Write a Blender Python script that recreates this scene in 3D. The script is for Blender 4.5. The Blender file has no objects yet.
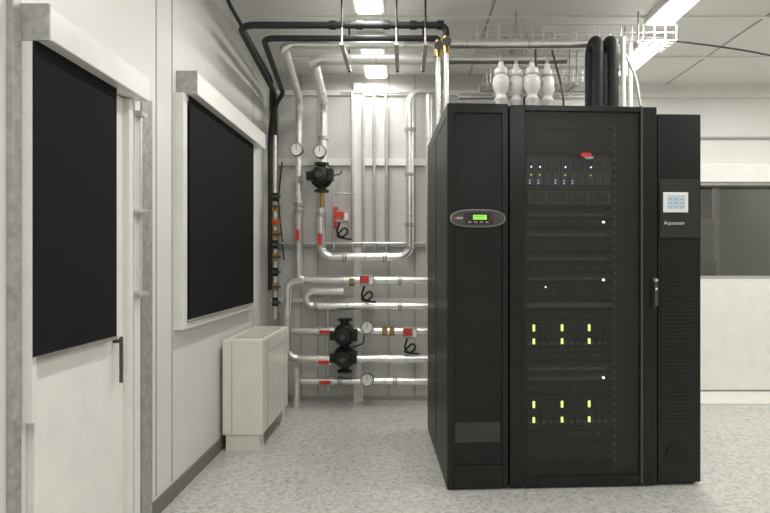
import bpy, bmesh, math, random
from mathutils import Vector, Matrix
random.seed(4)
sc = bpy.context.scene
try:
    sc.view_settings.view_transform = 'Standard'
    sc.view_settings.look = 'None'
except Exception: pass
CX, CH, F = 405.0, 1.18, 571.0

# ---------------------------------------------------------------- materials
def mat(name, col, rough=0.5, metal=0.0, var=0.04, scale=8.0, bump=0.0, bscale=60.0, spec=None, emis=None, es=0.0):
    m = bpy.data.materials.new(name); m.use_nodes = True
    nt = m.node_tree; b = nt.nodes['Principled BSDF']
    tc = nt.nodes.new('ShaderNodeTexCoord')
    n = nt.nodes.new('ShaderNodeTexNoise'); n.inputs['Scale'].default_value = scale; n.inputs['Detail'].default_value = 4
    nt.links.new(tc.outputs['Object'], n.inputs['Vector'])
    r = nt.nodes.new('ShaderNodeValToRGB')
    r.color_ramp.elements[0].position = 0.3; r.color_ramp.elements[1].position = 0.7
    r.color_ramp.elements[0].color = [max(0, c*(1-var)) for c in col]+[1]
    r.color_ramp.elements[1].color = [min(1, c*(1+var)) for c in col]+[1]
    nt.links.new(n.outputs['Fac'], r.inputs['Fac']); nt.links.new(r.outputs['Color'], b.inputs['Base Color'])
    b.inputs['Roughness'].default_value = rough; b.inputs['Metallic'].default_value = metal
    if spec is not None: b.inputs['Specular IOR Level'].default_value = spec
    if bump > 0:
        n2 = nt.nodes.new('ShaderNodeTexNoise'); n2.inputs['Scale'].default_value = bscale
        nt.links.new(tc.outputs['Object'], n2.inputs['Vector'])
        bp = nt.nodes.new('ShaderNodeBump'); bp.inputs['Strength'].default_value = bump; bp.inputs['Distance'].default_value = 0.01
        nt.links.new(n2.outputs['Fac'], bp.inputs['Height']); nt.links.new(bp.outputs['Normal'], b.inputs['Normal'])
    if emis:
        b.inputs['Emission Color'].default_value = (*emis, 1); b.inputs['Emission Strength'].default_value = es
    return m

def mesh_door_mat(name, col, transp, rough=0.4):
    m = mat(name, col, rough, 0.1)
    nt = m.node_tree; b = nt.nodes['Principled BSDF']; out = nt.nodes['Material Output']
    t = nt.nodes.new('ShaderNodeBsdfTransparent'); mx = nt.nodes.new('ShaderNodeMixShader')
    mx.inputs[0].default_value = transp
    nt.links.new(b.outputs[0], mx.inputs[1]); nt.links.new(t.outputs[0], mx.inputs[2])
    nt.links.new(mx.outputs[0], out.inputs['Surface'])
    return m

M = {}
M['wall'] = mat('wall_panel_paint', (0.75, 0.745, 0.71), 0.4, 0, 0.02, 3)
M['wallb'] = mat('plant_wall_paint', (0.60, 0.595, 0.56), 0.5, 0, 0.05, 3)
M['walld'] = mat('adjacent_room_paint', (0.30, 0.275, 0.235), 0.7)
M['ceil'] = mat('ceiling_panel', (0.76, 0.755, 0.72), 0.32, 0.0, 0.03, 4)
M['trim'] = mat('white_trim', (0.80, 0.795, 0.76), 0.35)
M['seam'] = mat('joint_grey', (0.40, 0.39, 0.37), 0.6)
M['base'] = mat('baseboard_grey', (0.17, 0.165, 0.155), 0.5)
M['galv'] = mat('galvanised_steel', (0.42, 0.415, 0.395), 0.45, 0.35, 0.2, 35)
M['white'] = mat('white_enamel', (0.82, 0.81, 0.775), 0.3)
M['cream'] = mat('cream_enamel', (0.78, 0.77, 0.70), 0.35)
M['shade'] = mat('black_blind_fabric', (0.012, 0.012, 0.012), 0.9, 0, 0.2, 200, 0.2, 900, 0.15)
M['alu'] = mat('insulation_foil', (0.84, 0.835, 0.81), 0.28, 0.85, 0.08, 14, 0.12, 40)
M['steel'] = mat('steel_tube', (0.70, 0.69, 0.67), 0.3, 0.8, 0.1, 20)
M['zinc'] = mat('zinc_wire', (0.68, 0.675, 0.65), 0.35, 0.3)
M['blk'] = mat('black_rubber_insulation', (0.014, 0.014, 0.0135), 0.6)
M['pump'] = mat('black_cast_iron', (0.012, 0.012, 0.012), 0.4, 0.2, 0.2, 30)
M['red'] = mat('red_plastic', (0.66, 0.03, 0.02), 0.4)
M['orange'] = mat('actuator_red_plastic', (0.62, 0.06, 0.035), 0.4)
M['brass'] = mat('brass', (0.42, 0.28, 0.11), 0.35, 0.9, 0.1, 30)
M['grey'] = mat('grey_plastic', (0.38, 0.38, 0.37), 0.45)
M['dgrey'] = mat('dark_grey_plastic', (0.06, 0.06, 0.058), 0.4)
M['face'] = mat('gauge_face', (0.88, 0.88, 0.85), 0.3)
M['rack'] = mat('rack_black_powdercoat', (0.010, 0.010, 0.0097), 0.33, 0.0, 0.15, 60, spec=0.35)
M['rackl'] = mat('rack_side_powdercoat', (0.014, 0.014, 0.0135), 0.42, 0.0, 0.15, 60, spec=0.35)
M['perf'] = mesh_door_mat('rack_door_perforated', (0.036, 0.036, 0.034), 0.56)
M['perf2'] = mesh_door_mat('cooler_door_perforated', (0.016, 0.016, 0.0155), 0.45)
M['eq'] = mat('server_face_dark', (0.065, 0.065, 0.063), 0.4, 0.2)
M['eq2'] = mat('server_face_grey', (0.25, 0.25, 0.245), 0.35, 0.3)
M['eqb'] = mat('server_face_black', (0.018, 0.018, 0.018), 0.4)
M['ledg'] = mat('led_green', (0.5, 0.8, 0.2), 0.4, emis=(0.68, 1.0, 0.20), es=4.5)
M['ledw'] = mat('led_white', (0.7, 0.8, 0.9), 0.4, emis=(0.7, 0.95, 1.0), es=8)
M['ledb'] = mat('led_blue', (0.3, 0.4, 0.9), 0.4, emis=(0.55, 0.68, 1.0), es=3)
M['lcd'] = mat('lcd_green', (0.3, 0.6, 0.1), 0.3, emis=(0.36, 1.0, 0.12), es=0.6)
M['lcdw'] = mat('lcd_blue_white', (0.35, 0.42, 0.46), 0.3, emis=(0.45, 0.58, 0.66), es=0.4)
M['lamp'] = mat('lamp_diffuser', (0.9, 0.9, 0.87), 0.4, emis=(1.0, 0.985, 0.95), es=3.0)
M['text'] = mat('white_print', (0.75, 0.75, 0.74), 0.5)
M['screen'] = mat('monitor_black', (0.008, 0.008, 0.009), 0.2)
M['desk'] = mat('desk_laminate', (0.3, 0.27, 0.22), 0.5)

fm = mat('speckled_vinyl', (0.6, 0.59, 0.54), 0.27, 0, 0.03, 2)
nt = fm.node_tree; b = nt.nodes['Principled BSDF']
tc = nt.nodes.new('ShaderNodeTexCoord')
v = nt.nodes.new('ShaderNodeTexNoise'); v.inputs['Scale'].default_value = 50; v.inputs['Detail'].default_value = 6; v.inputs['Roughness'].default_value = 0.8
nt.links.new(tc.outputs['Object'], v.inputs['Vector'])
rr = nt.nodes.new('ShaderNodeValToRGB')
rr.color_ramp.elements[0].position = 0.37; rr.color_ramp.elements[0].color = (0.33, 0.325, 0.30, 1)
rr.color_ramp.elements[1].position = 0.60; rr.color_ramp.elements[1].color = (0.64, 0.635, 0.595, 1)
e = rr.color_ramp.elements.new(0.48); e.color = (0.52, 0.515, 0.48, 1)
nt.links.new(v.outputs['Fac'], rr.inputs['Fac']); nt.links.new(rr.outputs['Color'], b.inputs['Base Color'])
M['floor'] = fm
g = bpy.data.materials.new('window_glass'); g.use_nodes = True
nt = g.node_tree; nt.nodes.remove(nt.nodes['Principled BSDF']); out = nt.nodes['Material Output']
t = nt.nodes.new('ShaderNodeBsdfTransparent'); t.inputs[0].default_value = (0.75, 0.75, 0.72, 1)
gl = nt.nodes.new('ShaderNodeBsdfGlossy'); gl.inputs['Roughness'].default_value = 0.02
mx = nt.nodes.new('ShaderNodeMixShader'); mx.inputs[0].default_value = 0.10
nt.links.new(t.outputs[0], mx.inputs[1]); nt.links.new(gl.outputs[0], mx.inputs[2]); nt.links.new(mx.outputs[0], out.inputs['Surface'])
M['glass'] = g

# ---------------------------------------------------------------- helpers
EM = {}
def E(name, loc=(0, 0, 0), rz=0.0):
    o = bpy.data.objects.new(name, None); sc.collection.objects.link(o)
    o.empty_display_size = 0.1
    o.location = loc; o.rotation_euler = (0, 0, rz)
    EM[o.name] = (Matrix.Translation(loc) @ Matrix.Rotation(rz, 4, 'Z'), rz)
    return o

def link(o, parent, local):
    sc.collection.objects.link(o)
    if parent:
        o.parent = parent
        if not local: o.matrix_parent_inverse = EM[parent.name][0].inverted()
    return o

def finish(name, bm, m, parent, local, smooth=False):
    me = bpy.data.meshes.new(name)
    bmesh.ops.recalc_face_normals(bm, faces=bm.faces)
    c = Vector((0, 0, 0))
    if len(bm.verts):
        lo = Vector([min(v.co[i] for v in bm.verts) for i in range(3)]); hi = Vector([max(v.co[i] for v in bm.verts) for i in range(3)])
        c = (lo+hi)/2
        for v in bm.verts: v.co -= c
    if smooth:
        for f in bm.faces: f.smooth = True
        for ed in bm.edges:
            if len(ed.link_faces) == 2 and ed.calc_face_angle(0) > 0.7: ed.smooth = False
    bm.to_mesh(me); bm.free()
    me.materials.append(M[m])
    o = bpy.data.objects.new(name, me); o.location = c
    return link(o, parent, local)

def addbox(bm, x0, x1, y0, y1, z0, z1):
    r = bmesh.ops.create_cube(bm, size=1.0)
    for v in r['verts']:
        v.co = Vector(((x0+x1)/2+v.co.x*(x1-x0), (y0+y1)/2+v.co.y*(y1-y0), (z0+z1)/2+v.co.z*(z1-z0)))
    return r['verts']

def box(name, x0, x1, y0, y1, z0, z1, m, parent=None, bev=0.0, local=False):
    bm = bmesh.new(); addbox(bm, x0, x1, y0, y1, z0, z1)
    if bev > 0:
        bmesh.ops.bevel(bm, geom=bm.edges[:], offset=bev, segments=2, affect='EDGES', profile=0.6)
    return finish(name, bm, m, parent, local)

def boxes(name, lst, m, parent=None, local=False):
    bm = bmesh.new()
    for a in lst: addbox(bm, *a)
    return finish(name, bm, m, parent, local)

def addcyl(bm, p0, p1, r0, r1=None, seg=20):
    p0 = Vector(p0); p1 = Vector(p1); d = p1-p0
    r1 = r0 if r1 is None else r1
    q = d.to_track_quat('Z', 'Y').to_matrix().to_4x4()
    bmesh.ops.create_cone(bm, cap_ends=True, segments=seg, radius1=r0, radius2=r1, depth=d.length,
                          matrix=Matrix.Translation((p0+p1)/2) @ q)

def cyls(name, lst, m, parent=None, local=False, seg=16):
    bm = bmesh.new()
    for a in lst:
        addcyl(bm, a[0], a[1], a[2], a[3] if len(a) > 3 else None, seg)
    return finish(name, bm, m, parent, local, True)

def lathe(name, prof, c, m, parent=None, axis='Z', seg=24, local=False):
    bm = bmesh.new(); rings = []
    for (r, h) in prof:
        ring = []
        for i in range(seg):
            a = 2*math.pi*i/seg
            if axis == 'Z': co = (c[0]+r*math.cos(a), c[1]+r*math.sin(a), c[2]+h)
            elif axis == 'Y': co = (c[0]+r*math.cos(a), c[1]+h, c[2]+r*math.sin(a))
            else: co = (c[0]+h, c[1]+r*math.cos(a), c[2]+r*math.sin(a))
            ring.append(bm.verts.new(co))
        rings.append(ring)
    for k in range(len(rings)-1):
        for i in range(seg):
            j = (i+1) % seg
            bm.faces.new((rings[k][i], rings[k][j], rings[k+1][j], rings[k+1][i]))
    bm.faces.new(rings[0]); bm.faces.new(rings[-1])
    return finish(name, bm, m, parent, local, True)

def path(pts, rb, n=7):
    pts = [Vector(p) for p in pts]
    if len(pts) < 3 or rb <= 0: return pts
    o = [pts[0]]
    for i in range(1, len(pts)-1):
        a, b_, c = pts[i-1], pts[i], pts[i+1]
        r = min(rb, (a-b_).length*0.49, (c-b_).length*0.49)
        s = b_+(a-b_).normalized()*r; e_ = b_+(c-b_).normalized()*r
        for k in range(n+1):
            t_ = k/n
            w = 0.7071; den = (1-t_)**2+2*w*t_*(1-t_)+t_**2
            o.append((s*(1-t_)**2+b_*2*w*t_*(1-t_)+e_*t_**2)/den)
    o.append(pts[-1]); return o

def addtube(bm, pts, r, seg=12):
    n = len(pts); tang = []
    for i in range(n):
        d = (pts[min(i+1, n-1)]-pts[max(i-1, 0)]).normalized(); tang.append(d)
    up = Vector((0, 0, 1)) if abs(tang[0].z) < 0.9 else Vector((1, 0, 0))
    nrm = tang[0].cross(up).normalized(); rings = []
    for i in range(n):
        nrm = (nrm-tang[i]*nrm.dot(tang[i])).normalized(); bi = tang[i].cross(nrm)
        rings.append([bm.verts.new(pts[i]+nrm*(r*math.cos(2*math.pi*k/seg))+bi*(r*math.sin(2*math.pi*k/seg))) for k in range(seg)])
    for i in range(n-1):
        for k in range(seg):
            j = (k+1) % seg
            bm.faces.new((rings[i][k], rings[i][j], rings[i+1][j], rings[i+1][k]))
    bm.faces.new(rings[0]); bm.faces.new(rings[-1])

def tube(name, pts, r, m, parent=None, rb=0.06, seg=14, local=False):
    bm = bmesh.new(); addtube(bm, path(pts, rb), r, seg)
    return finish(name, bm, m, parent, local, True)

def tubes(name, lst, r, m, parent=None, rb=0.0, seg=6, local=False):
    bm = bmesh.new()
    for p in lst: addtube(bm, path(p, rb), r, seg)
    return finish(name, bm, m, parent, local, True)

# ---------------------------------------------------------------- camera
cam = bpy.data.cameras.new('camera'); co = bpy.data.objects.new('camera', cam); sc.collection.objects.link(co)
co.location = (0, 0, CH); co.rotation_euler = (math.pi/2, 0, 0)
cam.sensor_width = 36; cam.lens = F/770*36; cam.shift_x = -20/770; cam.shift_y = 5.5/770; cam.clip_start = 0.05
sc.camera = co

# ---------------------------------------------------------------- room shell
XL, XR, YB, YN, H = -1.16, 4.4, 5.2, -2.4, 2.78
box('floor', XL-0.15, XR+0.15, YN-0.15, 8.2, -0.1, 0, 'floor')
box('ceiling', XL-0.15, XR+0.15, YN-0.15, 8.2, H, H+0.1, 'ceil')
box('wall_left', XL-0.15, XL, YN-0.15, YB+0.1, 0, H, 'wall')
box('wall_right', XR, XR+0.15, YN-0.15, 8.2, 0, H, 'wall')
box('wall_front', XL, XR, YN-0.15, YN, 0, H, 'wall')
OX0, OX1, OZ0, OZ1 = 2.3, 4.3, 1.034, 1.9
boxes('wall_back', [(XL, OX0, YB, YB+0.1, 0, H), (OX1, XR, YB, YB+0.1, 0, H), (OX0, OX1, YB, YB+0.1, 0, OZ0), (OX0, OX1, YB, YB+0.1, OZ1, H)], 'wall')
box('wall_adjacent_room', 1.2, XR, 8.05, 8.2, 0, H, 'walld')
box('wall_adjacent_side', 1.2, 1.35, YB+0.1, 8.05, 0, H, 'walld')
YP = 4.88
def ex(px): return (px-CX)*YP/F
def ez(py): return CH+(262-py)*YP/F
box('wall_plant', XL, 0.75, YP, YB, 0, H, 'wallb')
boxes('trim_8', [(ex(p)-0.006, ex(p)+0.006, YP-0.004, YP, 0, H) for p in (301, 318, 389, 415)], 'seam')
mr = E('mounting_frame', (-0.4, YP-0.02, 1.4))
boxes('rails', [(XL+0.02, 0.7, YP-0.03, YP-0.004, ez(166), ez(159)), (XL+0.02, 0.7, YP-0.03, YP-0.004, ez(302), ez(298)), (ex(354), ex(362), YP-0.04, YP-0.004, 0.0, ez(84)), (XL+0.02, 0.7, YP-0.03, YP-0.004, ez(96), ez(91))], 'trim', mr)
boxes('strut_rails', [(XL+0.02, 0.7, YP-0.045, YP-0.004, ez(247), ez(243)), (ex(274), ex(279), YP-0.04, YP-0.004, 0, ez(95))], 'galv', mr)
boxes('trim_1', [(XL, XL+0.003, y-0.004, y+0.004, 0.09, H) for y in (-1.2, 0.0, 1.15, 2.66, 2.84, 4.35)], 'seam')
box('baseboard_left', XL, XL+0.012, 2.6, YP, 0, 0.075, 'base')
box('baseboard_plant', XL+0.012, 0.74, YP-0.012, YP, 0, 0.04, 'seam')
box('trim_2', 0.75, XR, YB-0.06, YB, H-0.11, H, 'trim')
boxes('trim_3', [(XL, XR, y-0.012, y+0.012, H-0.012, H) for y in (1.7, 2.9, 3.72, 4.45)] , 'trim')
boxes('trim_4', [(x-0.006, x+0.006, YN, YB-0.06, H-0.004, H) for x in (0.55, 2.35, 3.3)], 'seam')
box('trim_5', XL, XL+0.03, 0, YP, H-0.03, H, 'trim')
box('trim_6', 2.2, XR, YB-0.03, YB, 2.3, 2.315, 'seam')

w2 = E('window_2', (3.3, YB, 1.5))
box('glass', OX0, OX1, YB+0.04, YB+0.05, OZ0, OZ1, 'glass', w2)
boxes('frame', [(OX0, OX1, YB-0.02, YB+0.1, OZ0, OZ0+0.02), (OX0, OX1, YB-0.02, YB+0.1, OZ1-0.03, OZ1), (OX0, OX0+0.03, YB-0.02, YB+0.1, OZ0, OZ1), (OX1-0.03, OX1, YB-0.02, YB+0.1, OZ0, OZ1)], 'seam', w2)
box('shutter_box', OX0-0.05, OX1+0.05, YB-0.14, YB-0.001, OZ1-0.01, OZ1+0.15, 'white', w2, 0.006)
box('shutter_lip', OX0-0.05, OX1+0.05, YB-0.12, YB-0.03, OZ1-0.035, OZ1-0.01, 'galv', w2)
box('trim_7', 2.2, XR, YB-0.03, YB, 1.0, 1.03, 'trim')
pp = E('partition_panel', (3.3, YB-0.03, 0.5))
box('panel', 2.2, XR-0.01, YB-0.03, YB-0.002, 0.02, 1.0, 'white', pp, 0.003)
box('floor_white_slab', 2.2, XR-0.02, 4.72, YB-0.04, 0, 0.012, 'white', None, 0.003)  # thin white slab lying on the floor along the right partition
dk = E('desk', (3.2, 6.4, 0.7))
box('top', 2.5, 4.0, 6.0, 6.8, 0.80, 0.83, 'desk', dk, 0.004)
boxes('legs', [(2.55, 2.6, 6.05, 6.75, 0, 0.8), (3.92, 3.97, 6.05, 6.75, 0, 0.8)], 'desk', dk)
mo = E('computer_monitor', (3.3, 6.3, 0.9))
box('display', 3.08, 3.42, 6.28, 6.32, 0.90, 1.19, 'screen', mo, 0.006)
box('stand', 3.23, 3.27, 6.32, 6.34, 0.83, 1.0, 'screen', mo)
box('foot', 3.15, 3.35, 6.22, 6.42, 0.83, 0.842, 'screen', mo)
box('column', 3.74, 3.80, 6.9, 6.96, 0, H, 'trim', E('steel_column', (3.77, 6.93, 1)))
boxes('partition', [(2.9, 3.74, 6.92, 6.95, 0, 1.7)], 'seam', E('office_partition', (3.3, 6.93, 0.8)))

# ---------------------------------------------------------------- door with blind, left wall
d1 = E('door_1', (XL, 2.1, 1.0))
box('leaf', XL, XL+0.025, 1.75, 2.36, 0.015, 1.84, 'white', d1, 0.004)
box('jamb_hinge_side', XL, XL+0.035, 2.38, 2.43, 0, 1.9, 'trim', d1, 0.004)
box('jamb_inner', XL, XL+0.05, 2.30, 2.335, 0, 1.84, 'trim', d1, 0.004)
box('galvanised_post', XL, XL+0.028, 2.46, 2.56, 0, 1.9, 'galv', d1, 0.002)
box('galvanised_post_near', XL, XL+0.02, 1.66, 1.699, 0, H-0.05, 'galv', d1, 0.002)
box('handle', XL+0.050, XL+0.062, 2.215, 2.227, 0.71, 0.89, 'dgrey', d1, 0.004)
box('handle_plate', XL+0.025, XL+0.052, 2.215, 2.227, 0.865, 0.88, 'dgrey', d1, 0.003)
cyls('bolt_rod', [((XL+0.05, 2.40, 1.03), (XL+0.05, 2.40, 1.80), 0.006)], 'steel', d1)
boxes('bolt_brackets', [(XL+0.035, XL+0.065, 2.375, 2.425, z, z+0.02) for z in (1.04, 1.38, 1.79)], 'steel', d1)
cyls('bolt_knobs', [((XL+0.03, 2.36, z), (XL+0.11, 2.36, z), 0.008) for z in (1.05, 1.39)], 'steel', d1)
b1 = E('roller_blind', (XL, 1.95, 1.8))
box('headbox', XL+0.001, XL+0.10, 1.702, 2.37, 1.845, 1.945, 'white', b1, 0.004)
box('headbox_end', XL+0.001, XL+0.102, 1.699, 1.706, 1.84, 1.95, 'galv', b1)
box('fabric', XL+0.0505, XL+0.0545, 1.702, 2.19, 0.895, 1.85, 'shade', b1)
box('bottom_bar', XL+0.0495, XL+0.058, 1.704, 2.19, 0.885, 0.897, 'alu', b1)
box('guide_rail', XL+0.001, XL+0.049, 1.701, 1.722, 0.7, 1.845, 'trim', b1)
w1 = E('window_1', (XL, 3.5, 1.4))
WZ0, WZ1, WY0, WY1 = 0.84, 2.03, 2.86, 4.25
boxes('frame', [(XL+0.001, XL+0.05, WY0, WY0+0.05, WZ0, WZ1), (XL+0.001, XL+0.05, WY1-0.05, WY1, WZ0, WZ1), (XL+0.001, XL+0.05, WY0+0.05, WY1-0.05, WZ0, WZ0+0.03), (XL+0.001, XL+0.05, WY0+0.05, WY1-0.05, WZ1-0.03, WZ1)], 'trim', w1)
box('glass', XL+0.01, XL+0.015, WY0+0.05, WY1-0.05, WZ0+0.03, WZ1-0.03, 'glass', w1)
b2 = E('roller_blind', (XL, 3.5, 2.0))
box('headbox', XL+0.001, XL+0.105, 2.90, 4.32, 2.032, 2.145, 'white', b2, 0.004)
box('headbox_end', XL+0.001, XL+0.107, 2.893, 2.902, 2.031, 2.15, 'galv', b2)
box('fabric', XL+0.055, XL+0.059, 2.92, 4.15, 0.885, 2.035, 'shade', b2)
box('bottom_bar', XL+0.053, XL+0.062, 2.92, 4.15, 0.875, 0.887, 'alu', b2)

# ---------------------------------------------------------------- fan coil heater
fc = E('fan_coil_unit', (-1.02, 3.9, 0.35))
FX0, FX1, FY0, FY1 = XL+0.022, -0.885, 3.55, 4.32
box('casing', FX0, FX1, FY0, FY1, 0.10, 0.695, 'cream', fc, 0.012)
boxes('feet', [(FX0+0.02, FX1-0.02, FY0+0.015, FY0+0.11, 0, 0.1), (FX0+0.02, FX1-0.02, FY1-0.11, FY1-0.015, 0, 0.1)], 'cream', fc)
box('outlet_recess', FX0+0.05, FX1-0.03, FY0+0.12, FY1-0.12, 0.694, 0.698, 'dgrey', fc)
boxes('outlet_grille', [(FX0+0.05, FX1-0.03, y, y+0.012, 0.696, 0.704) for y in [FY0+0.12+0.025*i for i in range(22)]], 'cream', fc)
boxes('panel_joints', [(FX1-0.001, FX1+0.002, FY0+0.12, FY0+0.124, 0.11, 0.685), (FX1-0.001, FX1+0.002, FY1-0.12, FY1-0.116, 0.11, 0.685), (FX1-0.001, FX1+0.002, FY0+0.12, FY1-0.12, 0.60, 0.603), (FX0+0.06, FX0+0.063, FY0-0.002, FY0+0.001, 0.11, 0.685)], 'seam', fc)
boxes('intake_slots', [(FX1-0.06, FX1-0.03, FY0+0.13+0.03*i, FY0+0.145+0.03*i, 0.094, 0.101) for i in range(17)], 'dgrey', fc)

# ---------------------------------------------------------------- plumbing on plant wall
S = 4.72
def P(a, c, y=S):
    k = S/F
    return ((a-CX)*k, y, CH+(262-c)*k)
R = 0.036
def pipe(pts, r, m='alu', rb=0.07, coll=True, name='insulated_pipe'):
    par = E(name, pts[0])
    tube('run', pts, r, m, par, rb)
    if coll:
        L = []
        for i in range(len(pts)-1):
            a, b_ = Vector(pts[i]), Vector(pts[i+1]); d = b_-a
            if d.length > 0.5:
                n = int(d.length/0.45)
                for k in range(1, n+1):
                    c = a+d*(k/(n+1)); u = d.normalized()*0.008
                    L.append((tuple(c-u), tuple(c+u), r*1.05))
        if L: cyls('jacket_bands', L, 'steel', par)
    return par
ZA, YA = 2.535, 3.55
pipe([(1.15, YA, ZA), (-0.76, YA, ZA), (-0.875, S, ZA), P(299, 279)[:2]+(P(0, 250)[2],)], 0.030, rb=0.1)
pipe([(1.05, 3.72, 2.50), (-0.60, 3.72, 2.50), (-0.672, S, 2.50), P(323, 172)], 0.036, rb=0.1)
pipe([P(321, 208), P(321, 257), P(410, 257), P(410, 92), P(436, 92)], R, rb=0.10)
pipe([P(322, 192), P(322, 208)], 0.02, 'brass', coll=False, name='pipe_union')
pipe([P(299, 250), P(299, 280), P(430, 280)], 0.032, rb=0.05)
pipe([P(305, 281, S-0.085), P(290, 281, S-0.085), P(290, 357, S-0.085), P(428, 357, S-0.085)], 0.032, rb=0.09)
pipe([P(344, 291), P(307, 291), P(307, 306), P(428, 306)], 0.033, rb=0.062)
pipe([P(293, 331), P(428, 331)], 0.032)
pipe([P(300, 381), P(428, 381)], 0.032)
pipe([P(298, 366, S-0.08), (P(298, 0)[0], S-0.08, 0.0)], 0.032, coll=False)
pipe([P(429, 262), P(429, 98), P(429, 94)], 0.028, rb=0)
pipe([P(438, 262), P(438, 60)], 0.022)
pipe([(0.205, 3.50, 2.0), (0.205, 3.50, 2.50)], 0.018, coll=False) if False else None
for a in (352, 363, 374, 386):
    pipe([P(a, 92), P(a, 250, S+0.06)], 0.013, 'steel', coll=False, name='steel_pipe')
pipe([P(340, 92, S+0.03), P(434, 92, S+0.03)], 0.012, 'steel', coll=False, name='steel_pipe')
pipe([P(333, 250, S+0.05), P(333, 193, S+0.05), P(355, 193, S+0.05)], 0.010, 'steel', coll=False, name='steel_pipe', rb=0.02)
pipe([P(270, 243, S+0.05), P(428, 243, S+0.05)], 0.010, 'steel', coll=False, name='steel_pipe')
pipe([P(327, 292, S+0.05), P(327, 392, S+0.05)], 0.011, 'steel', coll=False, name='steel_pipe')
pipe([P(362, 380, S-0.02), P(362, 400, S-0.02)], 0.010, 'steel', coll=False, name='steel_pipe')
# black pipes
pipe([(0.245, 3.40, 2.50), (0.245, 3.40, 2.59), (-0.99, 3.40, 2.59), (-1.06, 4.66, 2.55), (-1.10, 4.66, 2.2), (-1.10, 4.66, 0.95)], 0.020, 'blk', rb=0.09, coll=False)
pipe([(0.20, 3.46, 2.50), (0.20, 3.46, 2.535), (-0.86, 3.46, 2.535), (-0.97, 4.55, 2.52), (-1.045, 4.60, 2.45), (-1.045, 4.60, 2.2)], 0.018, 'blk', rb=0.07, coll=False)
pipe([(-1.0, 3.0, 2.77), (-1.02, 3.3, 2.68), (-1.05, 4.5, 2.62), (-1.08, 4.6, 2.4)], 0.012, 'blk', rb=0.05, coll=False)
cyls('pipe_coupling', [((-0.45+0.16*i, 3.40, 2.59), (-0.41+0.16*i, 3.40, 2.59), 0.026) for i in range(5)], 'pump')
# drops between the rack row and the mains
for xx, yy in ((0.245, 3.40), (0.20, 3.46)):
    ag = E('gate_valve', (xx, yy, 2.48))
    cyls('body', [((xx, yy, 2.42), (xx, yy, 2.52), 0.022), ((xx, yy, 2.47), (xx, yy-0.06, 2.47), 0.009)], 'brass', ag)
    cyls('hand_wheel', [((xx, yy-0.055, 2.47), (xx, yy-0.065, 2.47), 0.026)], 'dgrey', ag)
    pipe([(xx, yy, ZTOP) if False else (xx, yy, 2.005), (xx, yy, 2.43)], 0.016, coll=False)
pipe([(-1.045, 4.60, 2.2), (-1.045, 4.60, 0.72)], 0.014, 'steel', coll=False, name='steel_pipe')
for zz, n in ((1.70, 'pump'), (1.62, 'brass'), (1.50, 'red'), (1.40, 'brass'), (1.32, 'pump'), (1.22, 'brass'), (1.10, 'pump'), (0.98, 'brass'), (0.86, 'pump')):
    v = E('drain_valve', (-1.06, 4.6, zz))
    cyls('body', [((-1.045, 4.6, zz-0.035), (-1.045, 4.6, zz+0.035), 0.024), ((-1.045, 4.6, zz), (-1.045, 4.54, zz), 0.016)], 'brass' if n == 'red' else n, v)
    box('lever', -1.055, -0.99, 4.53, 4.545, zz-0.01, zz+0.01, 'red' if n in ('red',) else 'dgrey', v)

for x in (-0.37, -0.05, 0.12):
    h = E('pipe_hanger', (x, 3.5, 2.7))
    cyls('rods', [((x, 3.345, H), (x, 3.345, 2.55), 0.006), ((x, 3.79, H), (x, 3.79, 2.44), 0.006)], 'blk', h)
    box('crossbar', x-0.012, x+0.012, 3.33, 3.81, 2.446, 2.462, 'galv', h)
    cyls('rod_lower', [((x, 3.345, 2.55), (x, 3.345, 2.44), 0.006)], 'galv', h)
for (x, z) in ((-0.875, 2.1), (-0.672, 2.2), (-0.875, 1.6), (0.04, 1.9), (0.04, 1.3)):
    c = E('pipe_clamp', (x, S, z))
    cyls('ring', [((x, S, z-0.015), (x, S, z+0.015), 0.042)], 'galv', c)
    cyls('stud', [((x, S, z), (x, YP-0.03, z), 0.008)], 'galv', c)

def gauge(a, c, y=S-0.05, r=0.054):
    x, _, z = P(a, c); g_ = E('pressure_gauge', (x, y, z))
    lathe('case', [(r*0.5, 0.02), (r, 0.018), (r, -0.012), (r*0.94, -0.014), (r*0.88, -0.008)], (x, y, z), 'dgrey', g_, 'Y')
    lathe('dial', [(r*0.88, 0.0), (r*0.88, -0.003)], (x, y-0.009, z), 'face', g_, 'Y')
    box('needle', x-0.002, x+0.002, y-0.0135, y-0.0125, z-0.005, z+r*0.7, 'pump', g_)
    boxes('scale_marks', [(x+r*0.72*math.cos(q)-0.003, x+r*0.72*math.cos(q)+0.003, y-0.0135, y-0.0122, z+r*0.72*math.sin(q)-0.003, z+r*0.72*math.sin(q)+0.003) for q in [math.radians(-40+26*i) for i in range(11)]], 'dgrey', g_)
    cyls('stem', [((x, y+0.015, z), (x, S-0.02 if y < S-0.03 else y+0.03, z), 0.01)], 'brass', g_)
for a, c in ((298, 151), (321, 153), (368, 326), (368, 377)): gauge(a, c, S-0.065 if c < 200 else S-0.10)

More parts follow.
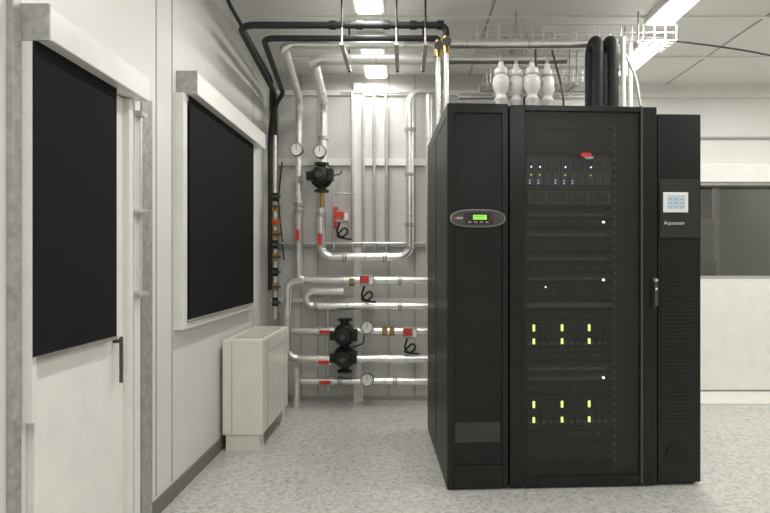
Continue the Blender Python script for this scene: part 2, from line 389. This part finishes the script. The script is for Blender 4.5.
def valve(a, c, horiz=True, y=S):
    x, _, z = P(a, c); v = E('ball_valve', (x, y, z))
    if horiz:
        cyls('body', [((x-0.05, y, z), (x+0.05, y, z), 0.036), ((x-0.06, y, z), (x-0.04, y, z), 0.042), ((x+0.04, y, z), (x+0.06, y, z), 0.042), ((x, y, z), (x, y-0.06, z), 0.014)], 'steel', v)
        box('handle', x-0.045, x+0.045, y-0.074, y-0.058, z-0.014, z+0.014, 'red', v, 0.004)
    else:
        cyls('body', [((x, y, z-0.05), (x, y, z+0.05), 0.036), ((x, y, z-0.06), (x, y, z-0.04), 0.042), ((x, y, z+0.04), (x, y, z+0.06), 0.042), ((x, y, z), (x, y-0.06, z), 0.014)], 'steel', v)
        box('handle', x-0.014, x+0.014, y-0.074, y-0.058, z-0.04, z+0.05, 'red', v, 0.004)
valve(299, 236, False); valve(321, 240, False); valve(326, 331); valve(326, 359, True, S-0.085); valve(326, 381)
for (a, c, s_) in ((299, 205, 0), (321, 215, 0), (410, 130, 0), (410, 225, 0), (345, 257, 1), (385, 257, 1), (316, 306, 1), (400, 280, 1), (340, 381, 1), (395, 381, 1), (400, 306, 1)):
    x, _, z = P(a, c); v = E('pipe_flange', (x, S, z))
    d = Vector((0.006, 0, 0)) if s_ else Vector((0, 0, 0.006)); q = Vector((x, S, z))
    cyls('discs', [(tuple(q-d*2.6), tuple(q-d*0.6), 0.045), (tuple(q+d*0.6), tuple(q+d*2.6), 0.045)], 'galv', v)

def actuator(a, c, y=S-0.12):
    x, _, z = P(a, c); v = E('valve_actuator', (x, y, z))
    box('housing', x-0.055, x+0.055, y-0.035, y+0.04, z-0.045, z+0.045, 'grey', v, 0.008)
    box('red_cover', x-0.056, x+0.015, y-0.038, y-0.03, z-0.02, z+0.04, 'orange', v, 0.003)
    box('label', x+0.02, x+0.05, y-0.037, y-0.034, z-0.03, z+0.03, 'face', v)
    cyls('shaft', [((x, y+0.03, z), (x, S, z), 0.016)], 'brass', v)
    pts = [(x-0.02, y, z-0.04), (x-0.05, y, z-0.13), (x+0.0, y, z-0.17), (x+0.05, y, z-0.12), (x+0.02, y, z-0.08), (x-0.06, y+0.02, z-0.16), (x+0.07, y+0.06, z-0.18)]
    tube('cable', pts, 0.008, 'blk', v, 0.04, 8)
actuator(344, 218); actuator(368, 280); actuator(410, 331)
box('bracket', P(334, 0)[0], P(337, 0)[0], S-0.03, YP-0.03, P(0, 228)[2], P(0, 207)[2], 'orange', E('valve_bracket', P(335, 218)))
for (a, c) in ((385, 331), (352, 281), (392, 331), (299, 180)):
    x, _, z = P(a, c); v = E('pipe_union', (x, S, z))
    if a == 299: cyls('nut', [((x, S, z-0.03), (x, S, z+0.03), 0.04)], 'steel', v, seg=6)
    else: cyls('nut', [((x-0.022, S, z), (x+0.022, S, z), 0.039)], 'brass', v, seg=6)

def pump(a, c, twin=False):
    x, _, z = P(a, c); y = S-0.02
    v = E('circulation_pump', (x, y, z))
    offs = (-0.09, 0.09) if twin else (0,)
    for i, dz in enumerate(offs):
        zz = z+dz
        lathe('volute_%d' % i, [(0.03, 0.045), (0.075, 0.04), (0.092, 0.01), (0.092, -0.02), (0.065, -0.045), (0.05, -0.05)], (x, y, zz), 'pump', v, 'Y')
        lathe('motor_%d' % i, [(0.055, 0), (0.066, -0.01), (0.066, -0.10), (0.058, -0.115), (0.03, -0.12), (0.028, -0.128)], (x, y-0.05, zz), 'pump', v, 'Y')
        bm = bmesh.new()
        for k in range(12):
            an = k*math.pi/6
            addcyl(bm, (x+0.069*math.cos(an), y-0.055, zz+0.069*math.sin(an)), (x+0.069*math.cos(an), y-0.14, zz+0.069*math.sin(an)), 0.005, seg=6)
        finish('cooling_fins_%d' % i, bm, 'pump', v, False, True)
        lathe('badge_%d' % i, [(0.024, 0), (0.024, -0.003)], (x, y-0.178, zz), 'dgrey', v, 'Y')
        box('terminal_box_%d' % i, x+0.03, x+0.11, y-0.14, y-0.05, zz-0.04, zz+0.055, 'pump', v, 0.006)
        box('terminal_box_side_%d' % i, x-0.11, x-0.055, y-0.12, y-0.05, zz-0.035, zz+0.035, 'pump', v, 0.006)
    hh = 0.22 if twin else 0.12
    cyls('flanges', [((x, y, z+hh-0.018), (x, y, z+hh), 0.06), ((x, y, z-hh), (x, y, z-hh+0.018), 0.06), ((x, y, z-hh), (x, y, z+hh), 0.036)], 'pump', v)
    tube('cable', [(x+0.08, y-0.09, z), (x+0.16, y-0.05, z+0.02), (x+0.15, YP-0.05, z+0.08)], 0.006, 'blk', v, 0.05, 8)
pump(322, 178); pump(345, 345, True)
tubes('control_wire', [[P(280, 160, 4.80), P(276, 200, 4.80), P(282, 260, 4.80)]], 0.006, 'blk', None, 0.05, 8)

# ---------------------------------------------------------------- server rack row
TH = math.radians(3.0)
RX, RY = 0.217, 2.94
RD = 1.10
ZB = 0.012; ZT = 2.0
def u(px): return (px-447)*0.00528
def rz(py, k=0.00522): return CH+(262-py)*k
rc = E('row_cooler', (RX, RY, 0), TH)
L = dict(parent=rc, local=True)
box('cabinet', 0, 0.320, 0.035, RD, ZB, ZT, 'rackl', bev=0.004, **L)
U1 = 0.318
box('door_frame_left', 0.0, 0.035, 0.0, 0.033, ZB, ZT, 'rack', bev=0.006, **L)
box('door_frame_right', U1-0.03, U1, 0.0, 0.033, ZB, ZT, 'rack', bev=0.006, **L)
box('door_frame_top', 0.035, U1-0.03, 0.0, 0.033, ZT-0.05, ZT, 'rack', bev=0.004, **L)
box('door_frame_bottom', 0.035, U1-0.03, 0.0, 0.033, ZB, 0.13, 'rack', bev=0.004, **L)
box('perforated_door', 0.035, U1-0.03, 0.008, 0.011, 0.13, ZT-0.05, 'perf2', **L)
boxes('filter_frames', [(0.06, U1-0.055, 0.025, 0.034, 0.4, 1.15), (0.06, U1-0.055, 0.025, 0.034, 1.5, 1.86)], 'eqb', **L)
box('lower_reflection', 0.045, U1-0.04, 0.014, 0.03, 0.245, 0.345, 'face', **L)  # pale plate stands in for the reflection low on the door
for i, zz in enumerate((0.57, 0.93, 1.68)):
    lathe('fan_ring_%d' % i, [(0.085, 0), (0.085, -0.006), (0.075, -0.006), (0.02, -0.002)], (0.16, 0.026, zz), 'eq', axis='Y', **L)
boxes('side_panel_joints', [(-0.003, 0.0, 0.05, RD-0.02, 1.02, 1.026), (-0.003, 0, 0.05, RD-0.02, 1.93, 1.936), (-0.003, 0, 0.53, 0.536, 0.08, 1.93)], 'eqb', **L)
boxes('feet', [(0.02, 0.07, 0.04, 0.09, 0, ZB), (0.25, 0.30, 0.04, 0.09, 0, ZB), (0.02, 0.07, RD-0.09, RD-0.04, 0, ZB), (0.25, 0.30, RD-0.09, RD-0.04, 0, ZB)], 'eqb', **L)
def oval(name, cx, cz, w, h, y0, y1, m, parent, n=40):
    bm = bmesh.new(); f = []; bk = []
    for i in range(n):
        a = 2*math.pi*i/n; ca, sa = math.cos(a), math.sin(a)
        px = cx+w*math.copysign(abs(ca)**0.7, ca); pz = cz+h*math.copysign(abs(sa)**0.85, sa)
        f.append(bm.verts.new((px, y0, pz))); bk.append(bm.verts.new((px, y1, pz)))
    bm.faces.new(f); bm.faces.new(bk)
    for i in range(n): bm.faces.new((f[i], f[(i+1) % n], bk[(i+1) % n], bk[i]))
    return finish(name, bm, m, parent, True)
zc = 1.405
oval('display_rim', 0.158, zc, 0.143, 0.046, -0.010, 0.006, 'grey', rc)
oval('display_bezel', 0.158, zc, 0.137, 0.041, -0.020, -0.009, 'dgrey', rc)
box('display_screen_frame', 0.09, 0.235, -0.026, -0.02, zc-0.028, zc+0.028, 'eqb', bev=0.002, **L)
box('display_screen', 0.13, 0.20, -0.0275, -0.0255, zc-0.008, zc+0.016, 'lcd', **L)
boxes('display_text', [(0.135+0.008*i, 0.140+0.008*i, -0.0285, -0.0272, zc-0.002+0.009*j, zc+0.001+0.009*j) for i in range(7) for j in range(2)], 'eqb', **L)
boxes('display_buttons', [(0.105+0.03*i, 0.12+0.03*i, -0.0275, -0.0255, zc-0.024, zc-0.018) for i in range(4)], 'grey', **L)
cyls('display_leds', [((0.225, -0.027, zc+0.012-0.012*i), (0.225, -0.0255, zc+0.012-0.012*i), 0.003) for i in range(3)], 'red', **L)
box('display_logo', 0.045, 0.078, -0.0215, -0.0195, zc-0.006, zc+0.006, 'grey', bev=0.0008, **L)
box('display_logo_dot', 0.03, 0.042, -0.0215, -0.0195, zc-0.006, zc+0.006, 'red', bev=0.0008, **L)

A0, A1 = 0.326, 1.108
sr = E('server_rack', (RX, RY, 0), TH); L = dict(parent=sr, local=True)
t_ = 0.02
boxes('enclosure', [(A0, A0+t_, 0.04, RD, ZB, ZT), (A1-t_, A1, 0.04, RD, ZB, ZT), (A0+t_, A1-t_, 0.04, RD, ZT-0.02, ZT), (A0+t_, A1-t_, 0.04, RD, ZB, 0.05), (A0+t_, A1-t_, RD-0.02, RD, 0.05, ZT-0.02)], 'rackl', **L)
box('door_frame_left', A0, u(524), 0.0, 0.038, ZB, ZT-0.005, 'rack', bev=0.006, **L)
box('door_frame_right', u(641), A1, 0.0, 0.038, ZB, ZT-0.005, 'rack', bev=0.006, **L)
box('door_frame_top', u(524), u(641), 0.0, 0.038, ZT-0.035, ZT-0.005, 'rack', bev=0.004, **L)
box('door_frame_bottom', u(524), u(641), 0.0, 0.038, ZB, 0.065, 'rack', bev=0.004, **L)
box('perforated_door', u(524), u(641), 0.010, 0.013, 0.065, ZT-0.035, 'perf', **L)
box('door_hinge_strip', u(640), u(642), -0.006, 0.002, ZB+0.01, ZT-0.005, 'dgrey', **L)
box('handle_plate', u(651), u(656), -0.008, 0.001, 0.93, 1.10, 'eqb', bev=0.003, **L)
box('handle_lever', u(652), u(655.5), -0.026, -0.012, 0.95, 1.07, 'dgrey', bev=0.005, **L)
cyls('handle_lock', [((u(653.5), -0.03, 1.085), (u(653.5), -0.005, 1.085), 0.009)], 'steel', **L)
cyls('handle_led', [((u(653.5), -0.031, 1.04), (u(653.5), -0.026, 1.04), 0.006)], 'text', **L)
boxes('feet', [(A0+0.03, A0+0.08, 0.06, 0.11, 0, ZB), (A1-0.08, A1-0.03, 0.06, 0.11, 0, ZB), (A0+0.03, A0+0.08, RD-0.1, RD-0.05, 0, ZB), (A1-0.08, A1-0.03, RD-0.1, RD-0.05, 0, ZB)], 'eqb', **L)
bz = rz(155)
oval('badge', u(585), bz, 0.028, 0.012, -0.003, 0.009, 'red', sr)
oval('badge_tail', u(588), bz-0.014, 0.022, 0.007, -0.003, 0.009, 'grey', sr)
EX0, EX1 = u(528), u(614)+0.03
EY = 0.10
boxes('mounting_posts', [(EX0-0.03, EX0, EY+0.005, EY+0.06, 0.05, ZT-0.02), (EX1, EX1+0.03, EY+0.005, EY+0.06, 0.05, ZT-0.02)], 'eq', **L)
boxes('cage_nut_holes', [(x, x+0.008, EY+0.002, EY+0.006, 0.1+0.044*i, 0.112+0.044*i) for x in (EX0-0.02, EX1+0.011) for i in range(42)], 'grey', **L)
box('cable_duct_panel', EX1+0.03, A1-0.021, EY+0.03, EY+0.04, 0.05, ZT-0.021, 'eq', **L)
def ze(py): return CH+(262-py)*0.00538
def unit(nm, zt, zb, m, d=0.7):
    box(nm, EX0+0.002, EX1-0.002, EY, EY+d, zb+0.002, zt-0.002, m, bev=0.002, **L)
unit('blade_chassis', ze(155), ze(206), 'eq')
n = 10; w = (EX1-EX0-0.02)/n
boxes('blades', [(EX0+0.01+w*i+0.003, EX0+0.01+w*(i+1)-0.003, EY-0.012, EY, ze(188), ze(159)) for i in range(n)], 'eq2', **L)
boxes('blade_vents', [(EX0+0.01+w*i+0.012, EX0+0.01+w*(i+1)-0.012, EY-0.014, EY-0.011, ze(172)+0.008*k, ze(172)+0.008*k+0.004) for i in range(n) for k in range(8)], 'eqb', **L)
boxes('blade_handles', [(EX0+0.01+w*i+0.010, EX0+0.01+w*(i+1)-0.010, EY-0.018, EY-0.012, ze(187), ze(185.5)) for i in range(n)], 'eqb', **L)
boxes('blade_leds', [(EX0+0.01+w*i+0.014, EX0+0.01+w*i+0.020, EY-0.016, EY-0.012, ze(184)+0.014*k, ze(184)+0.014*k+0.005) for i in (0, 1, 3, 4, 5) for k in range(2)], 'ledb', **L)
boxes('blade_leds_green', [(EX0+0.01+w*i+0.022, EX0+0.01+w*i+0.026, EY-0.016, EY-0.012, ze(176), ze(176)+0.005) for i in (0, 1, 4, 7)], 'ledg', **L)
boxes('blade_leds_bright', [(EX0+0.01+w*i+0.022, EX0+0.01+w*i+0.028, EY-0.016, EY-0.012, ze(168), ze(168)+0.006) for i in (0, 1, 4, 7)], 'ledw', **L)
boxes('chassis_power_modules', [(EX0+0.02+0.115*i, EX0+0.125+0.115*i, EY-0.01, EY, ze(204), ze(191)) for i in range(4)], 'eq2', **L)
boxes('chassis_module_vents', [(EX0+0.03+0.115*i+0.012*k, EX0+0.036+0.115*i+0.012*k, EY-0.012, EY-0.009, ze(202), ze(193)) for i in range(4) for k in range(7)], 'eqb', **L)
k = 0
for (a, c, m) in ((108, 128, 'eqb'), (129, 153, 'eqb'), (209, 218, 'eq'), (219, 228, 'eqb'), (229, 238, 'eq'), (239, 252, 'eqb'), (253, 262, 'eq'), (263, 272, 'eqb'), (273, 282, 'eq'), (283, 300, 'eqb'),
                  (302, 308, 'eq2'), (310, 319, 'eqb'), (320, 352, 'eq'), (353, 362, 'eqb'), (363, 372, 'eq'), (373, 382, 'eq'), (383, 394, 'eqb'), (396, 430, 'eq'), (431, 440, 'eqb'), (441, 462, 'eqb')):
    k += 1; unit('rack_unit_%02d' % k, ze(a), ze(c), m)
ports = []
for (a, c) in ((209, 218), (229, 238), (253, 262), (273, 282), (363, 372), (373, 382), (301, 309)):
    for i in range(24):
        x = EX0+0.03+i*0.0175
        ports.append((x, x+0.010, EY-0.003, EY+0.001, ze(c)+0.012, ze(c)+0.024))
boxes('network_ports', ports, 'grey', **L)
hb = []; hg = []; hd = []
for (zt, zb) in ((ze(322), ze(350)), (ze(398), ze(428))):
    for i in range(12):
        x = EX0+0.012+i*0.0375
        hb.append((x, x+0.032, EY-0.014, EY, zb+0.006, zt-0.006)); hd.append((x+0.006, x+0.026, EY-0.016, EY-0.013, zb+0.03, zb+0.045))
    for px in (536, 565, 593):
        x = u(px)
        hg.append((x, x+0.012, EY-0.019, EY-0.014, zb+0.035, zb+0.064))
        hg.append((x, x+0.012, EY-0.019, EY-0.014, zt-0.047, zt-0.012))
boxes('drive_caddies', hb, 'eqb', **L); boxes('drive_vents', hd, 'eq2', **L); boxes('status_leds', hg, 'ledg', **L)
cyls('power_leds', [((u(610), EY-0.006, ze(p)), (u(610), EY, ze(p)), 0.006) for p in (222, 280, 378)], 'ledw', **L)
cyls('port_leds', [((u(550), EY-0.006, ze(287)), (u(550), EY, ze(287)), 0.004)], 'ledw', **L)
boxes('activity_leds', [(u(532+5.2*i), u(532+5.2*i)+0.005, EY-0.005, EY, ze(p), ze(p)+0.005) for p in (222, 243, 268, 291, 305, 356, 368, 388, 434) for i in range(15) if random.random() < 0.45], 'text', **L)

B0, B1 = 1.114, 1.350
cc = E('liquid_cooling_cabinet', (RX, RY, 0), TH); L = dict(parent=cc, local=True)
box('cabinet', B0, B1, 0.035, RD, ZB, 1.965, 'rackl', bev=0.004, **L)
box('door', B0+0.002, B1-0.002, 0.006, 0.033, ZB+0.005, 1.96, 'rack', bev=0.005, **L)
boxes('vent_louvres', [(B0+0.02, B1-0.03, 0.003, 0.0065, 0.30+0.02*i, 0.31+0.02*i) for i in range(50)], 'rackl', **L)
box('display_plate', B0+0.008, B1-0.018, -0.004, 0.006, rz(238, 0.0053), rz(180, 0.0053), 'eqb', bev=0.003, **L)
box('display_frame', B0+0.022, B0+0.022+0.134, -0.012, -0.004, rz(213, 0.0053), rz(193, 0.0053), 'face', bev=0.003, **L)
box('display_screen', B0+0.042, B0+0.138, -0.014, -0.0115, rz(209.5, 0.0053), rz(196, 0.0053), 'lcdw', **L)
boxes('display_content', [(B0+0.05+0.03*i, B0+0.068+0.03*i, -0.015, -0.0138, rz(208, 0.0053)+0.02*j, rz(208, 0.0053)+0.02*j+0.005) for i in range(3) for j in range(3)], 'grey', **L)
FR = ((B0+B1)/2-0.015, 0.005, rz(454, 0.0053))
lathe('fan_rosette', [(0.058, 0), (0.058, -0.004), (0.052, -0.004), (0.050, -0.001), (0.042, -0.001), (0.040, -0.004), (0.034, -0.004), (0.032, -0.001), (0.024, -0.001), (0.022, -0.004), (0.004, -0.004)], FR, 'rackl', axis='Y', **L)
cyls('fan_bars', [((FR[0]+0.054*math.cos(a), 0.001, FR[2]+0.054*math.sin(a)), (FR[0]-0.054*math.cos(a), 0.001, FR[2]-0.054*math.sin(a)), 0.002) for a in (0.4, 1.45, 2.5)], 'rackl', **L)
boxes('feet', [(B0+0.02, B0+0.06, 0.04, 0.08, 0, ZB), (B1-0.06, B1-0.02, 0.04, 0.08, 0, ZB), (B0+0.02, B0+0.06, RD-0.08, RD-0.04, 0, ZB), (B1-0.06, B1-0.02, RD-0.08, RD-0.04, 0, ZB)], 'eqb', **L)
tcu = bpy.data.curves.new('brand_text', 'FONT'); tcu.body = 'Aquasnair'; tcu.size = 0.028; tcu.extrude = 0.0005
to = bpy.data.objects.new('tmp', tcu); sc.collection.objects.link(to); bpy.context.view_layer.update()
tm = bpy.data.meshes.new_from_object(to.evaluated_get(bpy.context.evaluated_depsgraph_get())); bpy.data.objects.remove(to)
tm.materials.clear(); tm.materials.append(M['text'])
tt = bpy.data.objects.new('label', tm); tt.rotation_euler = (math.pi/2, 0, 0); tt.location = (B0+0.028, -0.005, rz(225, 0.0053))
link(tt, cc, True)

# ---------------------------------------------------------------- on top of the racks
for i, px in enumerate((501, 516, 532, 547)):
    y = 3.32+0.03*(i % 2)
    x = (px-CX)*y/F
    v = E('automatic_air_vent', (x, y, 2.1))
    s_ = 1.0 if i != 3 else 0.82
    lathe('vessel', [(0.014, 0.0), (0.018, 0.08), (0.034, 0.11), (0.040, 0.125), (0.028, 0.15), (0.034, 0.165), (0.046, 0.19), (0.049*s_, 0.22), (0.046*s_, 0.25), (0.032, 0.265), (0.040*s_, 0.275), (0.038*s_, 0.30), (0.018, 0.315), (0.014, 0.34), (0.004, 0.345)], (x, y, ZT), 'white', v)
    lathe('cap', [(0.008, 0), (0.010, 0.02), (0.004, 0.03)], (x, y, ZT+0.345), 'grey', v)
    lathe('collar', [(0.034, 0), (0.036, 0.008), (0.034, 0.016)], (x, y, ZT+0.26), 'grey', v)
    cyls('side_port', [((x, y, ZT+0.22), (x+0.058, y, ZT+0.22), 0.010), ((x, y, ZT+0.13), (x-0.05, y-0.01, ZT+0.15), 0.008)], 'grey', v)
tubes('electrical_cable', [[(0.70, 3.36, ZT+0.01), (0.70, 3.36, 2.18), (0.78, 3.4, 2.28), (0.80, 3.5, 2.48)], [(0.95, 3.4, ZT+0.01), (0.94, 3.4, 2.2), (0.90, 3.5, 2.48)]], 0.007, 'dgrey', None, 0.06, 8)
for px in (598, 613):
    x = (px-CX)*3.36/F
    v = E('coolant_hose', (x, 3.36, 2.2))
    tube('hose', [(x, 3.36, ZT), (x, 3.36, 2.50), (x, 3.50, 2.50), (x, 3.50, ZT)], 0.032, 'blk', v, 0.069, 18)
    cyls('corrugations', [((x, 3.36, 2.01+0.02*i), (x, 3.36, 2.018+0.02*i), 0.0345) for i in range(20)], 'blk', v)
for px, y in ((623, 3.5), (630, 3.6)):
    x = (px-CX)*y/F
    pipe([(x, y, ZT+0.002), (x, y, 2.56)], 0.016, 'white', coll=False, name='conduit_pipe')
tubes('power_cable', [[(1.40, 3.3, 1.97), (1.38, 3.35, 2.1), (1.42, 3.5, 2.3), (1.36, 3.62, 2.58)]], 0.008, 'grey', None, 0.06, 8)

def tray(x0, x1, y0, y1, z0, z1, step=0.07):
    v = E('cable_tray', ((x0+x1)/2, y0, z0)); L_ = []
    for z in (z0, (z0+z1)/2, z1):
        L_.append([(x0, y0, z), (x1, y0, z)]); L_.append([(x0, y1, z), (x1, y1, z)])
    for k in range(1, 4):
        y = y0+(y1-y0)*k/4; L_.append([(x0, y, z0), (x1, y, z0)])
    n_ = int((x1-x0)/step)
    for i in range(n_+1):
        x = x0+(x1-x0)*i/n_; L_.append([(x, y0, z1), (x, y0, z0), (x, y1, z0), (x, y1, z1)])
    tubes('wires', L_, 0.0042, 'zinc', v, 0, 5)
    H_ = []
    for x in (x0+0.25, x1-0.25):
        H_ += [((x, y0-0.01, z0-0.01), (x, y0-0.01, H), 0.005), ((x, y1+0.01, z0-0.01), (x, y1+0.01, H), 0.005)]
    cyls('hanger_rods', H_, 'galv', v)
    boxes('hanger_bars', [(x-0.012, x+0.012, y0-0.02, y1+0.02, z0-0.025, z0-0.008) for x in (x0+0.25, x1-0.25)], 'galv', v)
tray(0.46, 1.74, 3.66, 3.86, 2.60, 2.70)
tray(0.62, 1.50, 4.35, 4.55, 2.55, 2.65)
tray(0.60, 1.45, 4.0, 4.15, 2.44, 2.54)
boxes('strut_channel', [(0.55, 1.62, 4.2, 4.24, 2.44, 2.48)], 'galv')
tubes('data_cable', [[(1.78, 3.75, 2.63), (2.2, 3.8, 2.60), (2.8, 4.0, 2.58), (3.6, 4.2, 2.66)]], 0.006, 'dgrey', None, 0.2, 6)
pipe([(0.40, 4.3, 2.42), (1.45, 4.3, 2.42)], 0.03)
pipe([(0.9, 4.25, 2.50), (0.9, 4.25, 2.62), (1.6, 4.25, 2.62)], 0.02, coll=False)

# ---------------------------------------------------------------- light fixtures
def fixture(x, y0, y1, power, w=0.15, z=H):
    v = E('ceiling_light', (x, (y0+y1)/2, z))
    box('housing', x-w/2-0.02, x+w/2+0.02, y0-0.02, y1+0.02, z-0.045, z-0.001, 'white', v, 0.004)
    box('diffuser', x-w/2, x+w/2, y0, y1, z-0.06, z-0.044, 'lamp', v, 0.004)
    ld = bpy.data.lights.new('tube_light', 'AREA'); ld.shape = 'RECTANGLE'; ld.size = w; ld.size_y = y1-y0; ld.energy = power; ld.color = (1.0, 0.985, 0.95)
    lo = bpy.data.objects.new('tube_light', ld); lo.location = (x, (y0+y1)/2, z-0.066)
    link(lo, v, False)
K = 1.24
fixture(-0.22, 2.3, 3.55, 14*K)
fixture(-0.24, 4.0, 4.80, 8*K)
fixture(1.66, 2.5, 3.72, 15*K)
fixture(1.78, 4.02, 4.72, 12*K)
fixture(-0.22, -0.6, 0.8, 21*K)
fixture(1.66, -0.6, 0.8, 22*K)
fixture(3.3, 0.6, 1.8, 15*K)
fixture(3.4, 3.0, 4.4, 20*K)  # unseen lamp, there to brighten the right-hand panel and floor
fixture(3.3, 6.3, 7.0, 3.5)

wd = bpy.data.worlds.new('world'); sc.world = wd; wd.use_nodes = True
wd.node_tree.nodes['Background'].inputs[0].default_value = (0.8, 0.8, 0.76, 1); wd.node_tree.nodes['Background'].inputs[1].default_value = 0.2
